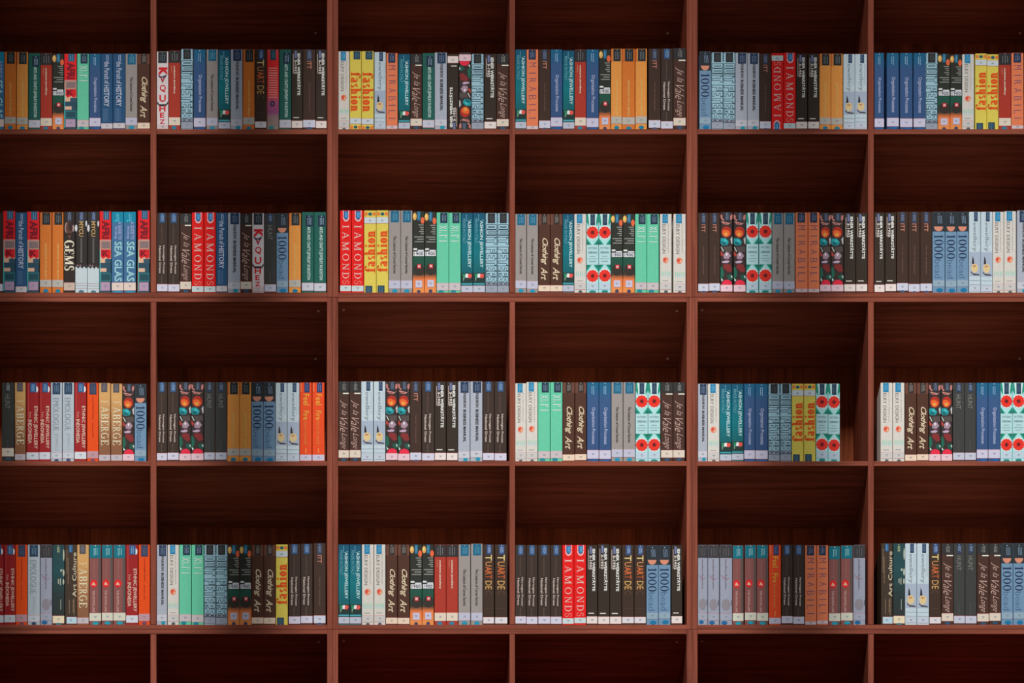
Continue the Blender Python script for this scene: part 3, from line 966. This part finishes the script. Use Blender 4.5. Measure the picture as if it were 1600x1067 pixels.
d = design('ORD', (238, 74, 14), 'vivid orange red book with thin dark title')
d.header(4, 15.4, 18.5, (52, 60, 84), (90, 102, 130))
d.text((142, 30, 14), 'CONTEMPORARY', (8.8, 21, 10.6, 58), bold=.02).text((142, 30, 14), 'JEWELLERY', (8.2, 62, 10.2, 86), bold=.02)
d.sticker(107, 118, (200, 146, 156), border=(230, 80, 50)).dot(9.5, (110, 70, 90), 121.4, 4, 2.4)

d = design('FIR', (230, 72, 28), 'orange red book with small yellow words')
d.header(7, 15, 15.5, (44, 58, 102), (110, 130, 170), cols=2)
d.rect('cover_band', (222, 120, 84), 1.4, 1, 3, 14)
d.text((244, 178, 68), 'Feel', (5.6, 18, 14.2, 35), bold=.0).text((244, 178, 68), 'Fire', (5.6, 44, 13.6, 58), bold=.0)
d.text((238, 134, 62), 'the art of enamel', (6.6, 60, 11.6, 96)).rect('small_lettering', (238, 140, 70), 8.6, 102, 10, 110, 3)
d.sticker(112.4, 121.2, (200, 196, 220))

d = design('LIL', (148, 152, 168), 'pale lilac book with charcoal top and brown sketch')
d.header(.4, 18.2, 20, (56, 54, 56), (104, 104, 106))
d.text((112, 96, 106), 'jewellery illustration', (6.6, 22, 10.4, 68), bold=.01)
d.poly('sketch#1', (150, 120, 136), [(1, 46), (6, 49), (9, 52), (17, 51), (9, 54), (5, 51)], 2)
d.ell('picture', (134, 128, 136), 9, 92, 6.8, 9, 1).poly('sketch#2', (72, 62, 70), [(16.4, 84), (17.6, 86), (17.4, 94), (16.4, 93)], 2)
d.rect('small_lettering', (190, 150, 160), .6, 104, 18, 104.6, 2)
d.sticker(107, 115.8, (160, 166, 184), border=(180, 150, 160)).dot(6.6, (24, 96, 150), 119.6, 4.6, 2.8)

d = design('DTG', [(0, (36, 66, 70)), (40, (32, 72, 76)), (80, (40, 52, 52)), (122, (40, 46, 44))], 'dark teal book with pale curled fragments')
d.header(5.6, 12, 14.5, None, (176, 184, 140))
for c, v, a, b in ((17.4, 16, 1.1, 9), (17.2, 43, 1.3, 5.4), (13.6, 39.6, 1.6, 2), (17, 57, 1.2, 4.4)):
    d.ell('picture', (176, 180, 160), c, v, a, b, 1)
d.rect('picture', (170, 172, 152), 8.6, 53, 10, 60, 1).rect('picture', (170, 172, 152), 11.6, 52, 13, 62, 1).rect('picture', (170, 172, 152), 13, 38, 15, 40, 2)
d.rect('small_lettering', (150, 154, 142), 12.4, 84, 13.4, 100, 2)
d.sticker(109.6, 120.4, (238, 218, 176)).dot(9.5, (28, 112, 126), 122, 4, 2)

d = design('NAC', (62, 49, 39), 'brown black book with cut off cream letters')
d.rect('header_label', (46, 92, 136), 6.6, .6, 12, 12, 2).dashes('header_label', (110, 160, 200), 8.6, 9.6, 2, 11, 4)
for a, v0, v1 in ((3, 8, 44), (4.8, 20, 60), (6.6, 84, 106), (12.4, 84, 104), (14, 82, 108)):
    d.dashes('small_lettering', (136, 112, 84), a, a + .9, v0, v1, 2, 3, 9)
d.text((206, 192, 164), 'Art Culture', (11.8, 12, 17.8, 80), 'up', bold=.005)
d.sticker(111, 120.6, (176, 212, 228), 3, 18.2)

d = design('BRD', (134, 80, 76), 'dusty rose book with red oval and teal top')
d.rect('cover_band', (92, 78, 74), 14, 0, 17.9, 122).rect('header_label', (14, 110, 126), .6, .6, 17.2, 20.6, 2)
d.header(4, 15, 20, None, (170, 215, 215))
d.text((170, 120, 114), 'a history of', (6, 24, 9.2, 51), part='small_lettering')
d.ell('picture', (228, 34, 34), 6.8, 59.6, 5.4, 6, 2).poly('picture', (248, 170, 150), [(3.6, 62), (6, 57), (8, 58.4), (10, 62.4)], 3)
d.text((206, 164, 156), 'THE CRYSTAL LINE', (5, 70, 8.4, 103), bold=.02)
d.sticker(105, 116.6, (218, 218, 194), .4, 18.2).dot(9.5, (26, 150, 172), 120.4, 4.8, 2.6)

# ------------------------------------------------------------------ where every book stands: per compartment (shelf top y, default top y, [(design, x0, x1[, top y])])
I_ = '!'      # suffix: the book stands upside down
ROWS = {
 (0, 0): (201.6, 84, [('SEA', -12, 6.6, 81), ('ORB', 6.8, 25.2, 81), ('ORG', 25.7, 43.9, 81.4), ('GRN', 44.2, 63, 83), ('RED', 63, 81.5, 83), ('N19', 81.6, 100, 84), ('AFR', 100.3, 119.8),
     ('JGU', 120.2, 139), ('ORP', 139.3, 157.6), ('HIS', 157.6, 176.3), ('HIS', 176.3, 195.8), ('LEX', 195.8, 214.8), ('CLA', 214.8, 234.4)]),
 (0, 1): (201.6, 77.3, [('VQU', 244.8, 263.3, 80.6), ('RED', 263.5, 282, 79), ('OUT', 282.5, 302, 76.8), ('ORP', 302.5, 321.6), ('LEX', 322.4, 340.7), ('FJW', 341, 360, 78), ('FBM', 360.4, 379), ('ORB', 379.5, 398),
     ('TUA', 398, 416.6), ('RDS', 417, 435.8), ('GRN', 436.2, 455.2), ('WIE', 455.2, 473), ('ITT', 473, 493.3), ('WIE', 493.3, 510.8)]),
 (0, 2): (201.6, 84.4, [('JWD', 528.6, 546.2, 80.3), ('FAS', 546.4, 564.8, 80), ('FAS', 564.8, 584.2, 80), ('JEL', 584.8, 603, 81.4), ('MIR', 603.3, 621.6, 83), ('FJW', 622.3, 641), ('ISV', 641, 659.6),
     ('GRN', 660, 679, 83), ('FBM', 679, 698.6, 82.2), ('WIE!', 699, 716.6), ('GEM!', 717, 736, 82), ('OUT', 736.5, 756), ('WIE', 756.4, 775.7), ('ISV', 775.7, 795.2)]),
 (0, 3): (201.6, 77.4, [('FJW', 805, 822.5), ('MIR', 822.5, 841.4), ('ITT', 841.8, 860.3), ('ORP', 860.3, 879), ('FJW', 879.3, 897.8, 79), ('RED', 897.8, 916), ('ORP', 916, 935.8), ('N19', 935.8, 954),
     ('ORG', 954.5, 972, 76.3), ('ORB', 972, 992.2, 76.3), ('ORG', 992.6, 1011.2, 76.3), ('ITT', 1013, 1032.4, 76.3), ('NAT', 1032.4, 1051.8, 76), ('ISV', 1051.8, 1071.8, 75.4)]),
 (0, 4): (201.6, 84, [('K10', 1092.6, 1111.3, 80.5), ('OUT', 1111.6, 1130.3, 82), ('OUT', 1130.3, 1149, 82), ('FBM', 1149, 1167.8, 82.5), ('FBM', 1167.8, 1186.5, 83), ('ITT', 1186.8, 1205, 84), ('DIA!', 1205.2, 1224.2, 83),
     ('DIA', 1224.2, 1243.6, 82.6), ('WIE', 1243.6, 1261.7), ('WIE', 1262.2, 1280.2), ('ORG', 1280.2, 1298.3), ('ORG', 1298.3, 1317), ('JEL', 1317.5, 1336, 84.6), ('JEL', 1336, 1355, 84.6)]),
 (0, 5): (201.6, 82.8, [('ORP', 1366, 1381.8), ('ORP', 1385.3, 1404.8), ('ORP', 1406, 1426.2), ('ORP', 1427, 1446.4), ('OUT', 1446.4, 1465.3), ('N19', 1465.3, 1484.4, 84), ('N19', 1484.4, 1503.2, 85), ('JWD', 1503.2, 1522.2, 85),
     ('FAS!', 1523.5, 1542, 83.6), ('FAS!', 1542, 1560.5, 85), ('RED', 1560.5, 1580), ('MIR', 1580.2, 1599.6)]),
 (1, 0): (456.4, 330, [('NAT', -14, 4.7, 332), ('AFR', 4.9, 24, 329.6), ('HIS', 24, 42.2, 332), ('AFR', 42.4, 61.5, 330.4), ('ORB', 62, 80.8, 331.8), ('ORB', 81.2, 99.4, 331.8), ('GMS', 99.4, 117.3, 331), ('PRL', 117.3, 136.5, 331),
     ('PRL', 136.5, 155.2, 331), ('AFR', 155.5, 173.8), ('SEA', 174.2, 193, 331), ('SEA', 193.2, 212.5, 331), ('AFR', 215.3, 234, 329)]),
 (1, 1): (456.4, 332.6, [('NAT', 244.8, 262.2), ('NAT', 262.2, 280.9), ('ISV', 281, 299.3, 333.6), ('DIA', 299.5, 318.4, 332), ('DIA', 318.6, 337.4, 332), ('HIS', 337.6, 355.5), ('FBM', 355.7, 375.5), ('ISV', 375.6, 393.6, 334),
     ('VQU', 393.8, 412.6, 333), ('HUN', 412.8, 431.7, 333.4), ('K10', 431.8, 450.4, 333.6), ('ORG', 451.2, 470.3, 333), ('GRN', 471.2, 490.6, 331.4), ('GRN', 490.6, 509.8, 331.4)]),
 (1, 2): (456.4, 329, [('DIA', 531, 549), ('DIA', 549.2, 568.5), ('FAS!', 568.7, 588), ('FAS!', 588, 607, 328.8), ('LEX', 607.2, 626), ('LEX', 626, 644.6), ('N19', 644.8, 663.3, 330), ('N19', 663.3, 681.8, 331),
     ('JGU', 682, 701.3, 332), ('JGU', 701.3, 720, 332.4), ('FJW', 720.2, 739, 332.6), ('FJW', 739, 758, 332.6), ('OUT', 758.4, 777.3, 333), ('OUT', 777.3, 795.4, 333)]),
 (1, 3): (456.4, 334.4, [('LEX', 805, 822.7), ('LEX', 823, 841), ('CLA', 841.2, 859.7), ('CLA', 859.7, 879), ('FJW', 879, 897), ('JWD', 897.2, 916), ('FLW', 916.3, 935.5), ('FLW', 935.5, 954.5), ('N19', 954.6, 973), ('N19', 973, 992),
     ('JGU', 992.2, 1010.7), ('JGU', 1010.7, 1029.7), ('JWD', 1031, 1049.7), ('JWD', 1052, 1071.8)]),
 (1, 4): (456.4, 332.6, [('ITT', 1090.6, 1107.6), ('ITT', 1107.7, 1125.2), ('GEM', 1125.4, 1144.8, 331.6), ('GEM', 1146, 1165.3, 332), ('FLW', 1166, 1185.2), ('FLW', 1186, 1205.9), ('LEX', 1206.2, 1224), ('LEX', 1224.2, 1242),
     ('MIR', 1242.6, 1262.2, 332), ('MIR', 1262.4, 1280.7, 332), ('GEM', 1281, 1298.3), ('GEM', 1298.5, 1318.2), ('WIE', 1318.6, 1337), ('WIE', 1337.2, 1355.4)]),
 (1, 5): (456.4, 331, [('WIE', 1366, 1382.6, 332), ('WIE', 1383, 1400.6, 332), ('ITT', 1401, 1419.3), ('ITT', 1419.3, 1437.7), ('ITT', 1437.7, 1456.5), ('K10', 1456.8, 1476.7), ('K10', 1477, 1495), ('K10', 1495, 1513.5),
     ('JEL', 1514, 1532.3), ('JEL', 1532.5, 1551), ('JWD', 1551.2, 1568.6), ('JWD', 1568.8, 1587.8, 330), ('FBM', 1589, 1608, 329)]),
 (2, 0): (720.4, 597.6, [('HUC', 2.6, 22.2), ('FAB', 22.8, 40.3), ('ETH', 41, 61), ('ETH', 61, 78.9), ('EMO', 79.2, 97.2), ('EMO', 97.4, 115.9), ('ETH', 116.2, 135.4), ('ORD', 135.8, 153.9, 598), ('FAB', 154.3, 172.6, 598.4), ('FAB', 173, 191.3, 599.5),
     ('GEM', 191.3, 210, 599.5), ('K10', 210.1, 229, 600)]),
 (2, 1): (720.4, 597, [('NAT', 244.8, 261.3), ('NAT', 261.3, 279.8), ('GEM', 280, 298.4), ('GEM', 298.4, 318.4), ('HUN', 318.7, 336), ('HUN', 336.4, 354.6), ('ORG', 355, 374), ('ORG', 374, 392.3), ('K10', 392.6, 411.2), ('K10', 411.2, 430.2),
     ('JEL', 430.4, 448.5, 598), ('JEL', 448.8, 468, 598), ('FIR', 468.2, 487.5, 597.6), ('FIR', 487.8, 507.2, 597.6)]),
 (2, 2): (720.4, 596, [('ISV', 528.6, 545.5), ('ISV', 545.8, 564), ('JEL', 564.2, 583.3), ('JEL', 583.8, 602.4), ('GEM', 602.6, 621.6), ('GEM', 621.6, 640.4), ('ITT', 640.4, 658.7), ('NAT', 659, 679), ('WIE', 679, 697.2), ('WIE', 697.5, 715.3),
     ('FBM', 715.6, 734.3), ('FBM', 734.6, 754), ('NAT', 754.2, 772.4), ('NAT', 772.4, 791.8)]),
 (2, 3): (720.4, 597.2, [('JWD', 804.9, 822.2, 599), ('JWD', 822.2, 840.3, 597), ('JGU', 840.6, 859.7), ('JGU', 859.9, 879), ('CLA', 879, 898), ('CLA', 898.3, 916.4), ('ORP', 917, 936), ('ORP', 936, 954.9), ('LEX', 955.2, 973.5), ('LEX', 973.8, 992.6),
     ('FLW', 993, 1012.5, 598), ('FLW', 1012.5, 1032, 598), ('ISV', 1032.4, 1051.5), ('ISV', 1051.5, 1070.2)]),
 (2, 4): (720.4, 599.6, [('FBM', 1090.5, 1105.5), ('JWD', 1105.8, 1124.3), ('FJW', 1124.6, 1143.3), ('FJW', 1143.3, 1162), ('ORP', 1162.4, 1180), ('ORP', 1180, 1200), ('OUT', 1200.4, 1218.6), ('OUT', 1219, 1236.7), ('FAS!', 1237, 1255.7), ('FAS!', 1255.9, 1274.4),
     ('FLW', 1274.8, 1294), ('FLW', 1294, 1312.5)]),
 (2, 5): (720.4, 598, [('JWD', 1375.7, 1394.8), ('JWD', 1395, 1413.5), ('CLA', 1414, 1432.3), ('CLA', 1432.6, 1451), ('GEM', 1451.5, 1470), ('GEM', 1470.2, 1488.2), ('HUN', 1488.7, 1507.4), ('HUN', 1507.4, 1525.3), ('ORP', 1525.7, 1544), ('ORP', 1544, 1563),
     ('FLW', 1563.2, 1582), ('FLW', 1582.1, 1601)]),
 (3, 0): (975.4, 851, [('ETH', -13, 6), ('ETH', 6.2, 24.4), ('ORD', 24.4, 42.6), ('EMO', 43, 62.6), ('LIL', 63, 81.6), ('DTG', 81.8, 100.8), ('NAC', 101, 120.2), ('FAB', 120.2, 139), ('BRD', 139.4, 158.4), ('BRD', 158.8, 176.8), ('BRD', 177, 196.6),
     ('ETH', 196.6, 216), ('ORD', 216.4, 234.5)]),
 (3, 1): (975.4, 851.2, [('FBM', 244.8, 261.3), ('JWD', 261.6, 279.8), ('JGU', 280, 299), ('JGU', 299.3, 318.4), ('OUT', 318.7, 337), ('OUT', 337.2, 355.5), ('N19', 355.8, 374.2), ('N19', 374.4, 392.7), ('CLA', 393.2, 411.7), ('CLA', 411.9, 430.4),
     ('FAS!', 430.8, 449.8, 850.6), ('NAT', 450.7, 469.7, 850), ('NAT', 469.7, 488.8, 849.6), ('ITT', 489.7, 509, 848.6)]),
 (3, 2): (975.4, 850.6, [('FJW', 528.6, 546.2), ('FJW', 546.2, 564.8), ('JWD', 565.2, 583.9), ('JWD', 584.2, 602.5), ('CLA', 602.9, 621), ('CLA', 621.4, 640), ('N19', 640.4, 659.5), ('N19', 659.5, 678), ('RED', 678.5, 697.2), ('RED', 697.2, 715.8),
     ('LEX', 716.2, 735.2), ('LEX', 735.6, 754.3, 849.6), ('TUA', 754.6, 772.4), ('TUA', 773, 793.2)]),
 (3, 3): (975.4, 851.6, [('NAT', 804.9, 822.2), ('NAT', 822.2, 840.3), ('NAT', 840.7, 860.3), ('NAT', 860.3, 878), ('DIA', 878.4, 896.9), ('DIA', 897, 916), ('WIE', 916.4, 933.7), ('WIE', 934.2, 952.7, 850), ('WIE', 952.7, 971.4), ('TUA', 971.7, 990.8),
     ('TUA', 991, 1009.4), ('K10', 1009.8, 1028.8, 852.4), ('K10', 1028.8, 1047.9, 852.4), ('WIE', 1048.8, 1066.3)]),
 (3, 4): (975.4, 851.4, [('LIL', 1090.4, 1105.8), ('LIL', 1106, 1124), ('LIL', 1124.8, 1144.4), ('BRD', 1144.6, 1162, 852), ('BRD', 1163.5, 1182), ('BRD', 1182.3, 1200.6), ('FIR', 1201.3, 1220.5), ('NAT', 1220.8, 1239), ('NAT', 1239, 1257),
     ('MIR', 1257.5, 1275.8, 852), ('MIR', 1276.2, 1294.3, 852), ('BRD', 1294.7, 1313.4, 853), ('BRD', 1313.8, 1332.8, 852), ('LIL', 1333.2, 1352.3)]),
 (3, 5): (975.4, 849, [('NAC', 1376.4, 1395), ('DTG', 1395.4, 1414), ('JEL', 1414.2, 1432.6), ('JEL', 1432.8, 1451.8), ('TUA', 1452, 1470.6), ('ISV', 1470.9, 1489.8), ('HUN', 1490, 1508), ('HUN', 1508, 1526.2), ('ISV', 1526.5, 1545.4), ('ISV', 1545.5, 1564),
     ('K10', 1564.4, 1583), ('K10', 1583.2, 1601.6)]),
}
ORD_ = ['first', 'second', 'third', 'fourth', 'fifth', 'sixth', 'seventh', 'eighth', 'ninth', 'tenth', 'eleventh', 'twelfth', 'thirteenth', 'fourteenth']
ROWN = ['top', 'second', 'third', 'bottom']
NB = 0
SHELF_TOP = [201.6, 456.8, 720.2, 975.7]
for (r, c), (ys, ytop, books) in ROWS.items():
    ys = SHELF_TOP[r]
    for i, ent in enumerate(books):
        key, x0, x1 = ent[:3]
        yt = ent[3] if len(ent) > 3 else ytop
        flip = key.endswith('!')
        D = DS[key.rstrip('!')]
        back = 0.005 + 0.005 * R.random()
        q = 1 + back / DIST
        X0, X1 = VPX + (x0 - VPX) * q, VPX + (x1 - VPX) * q        # the same outline, set back behind the shelf edge
        Yt = VPY + (yt - VPY) * q
        h = (ys - Yt) * S
        root = bpy.data.objects.new('book', None)
        COL.objects.link(root)
        root.empty_display_size = 0.03
        sx, sz = (X1 - X0 - 0.12) / BW, h / ((BH + HID) * S)
        z = WZ(ys) + 0.0001
        root.location = (WX((X0 + X1) / 2), back, z)
        root.scale = (sx, 1, sz)
        if flip:
            root.location.z = z + h
            root.rotation_euler = (0, math.pi, 0)
        look = D.look
        if flip:
            look = 'upside-down ' + look.replace(' covered with colourful gemstones', ' of gemstones').replace(' at top', '')
        pos = '%s from left, %s row, %s compartment' % (ORD_[i], ROWN[r], ORD_[c])
        root['label'] = look + ', ' + pos
        root['category'] = 'book'
        root['group'] = 'books on the %s row of shelves' % ROWN[r]
        made = {}
        for part, me in D.build():
            o = bpy.data.objects.new(part.split('>')[-1], me)
            COL.objects.link(o)
            o.parent = made[part.split('>')[0]] if '>' in part else root
            made[part] = o
        NB += 1
for o in bpy.data.objects:
    l = o.get('label')
    if l and len(l.split()) > 16:
        print('LONG', len(l.split()), l)
print('books', NB, 'objects', len(bpy.data.objects))
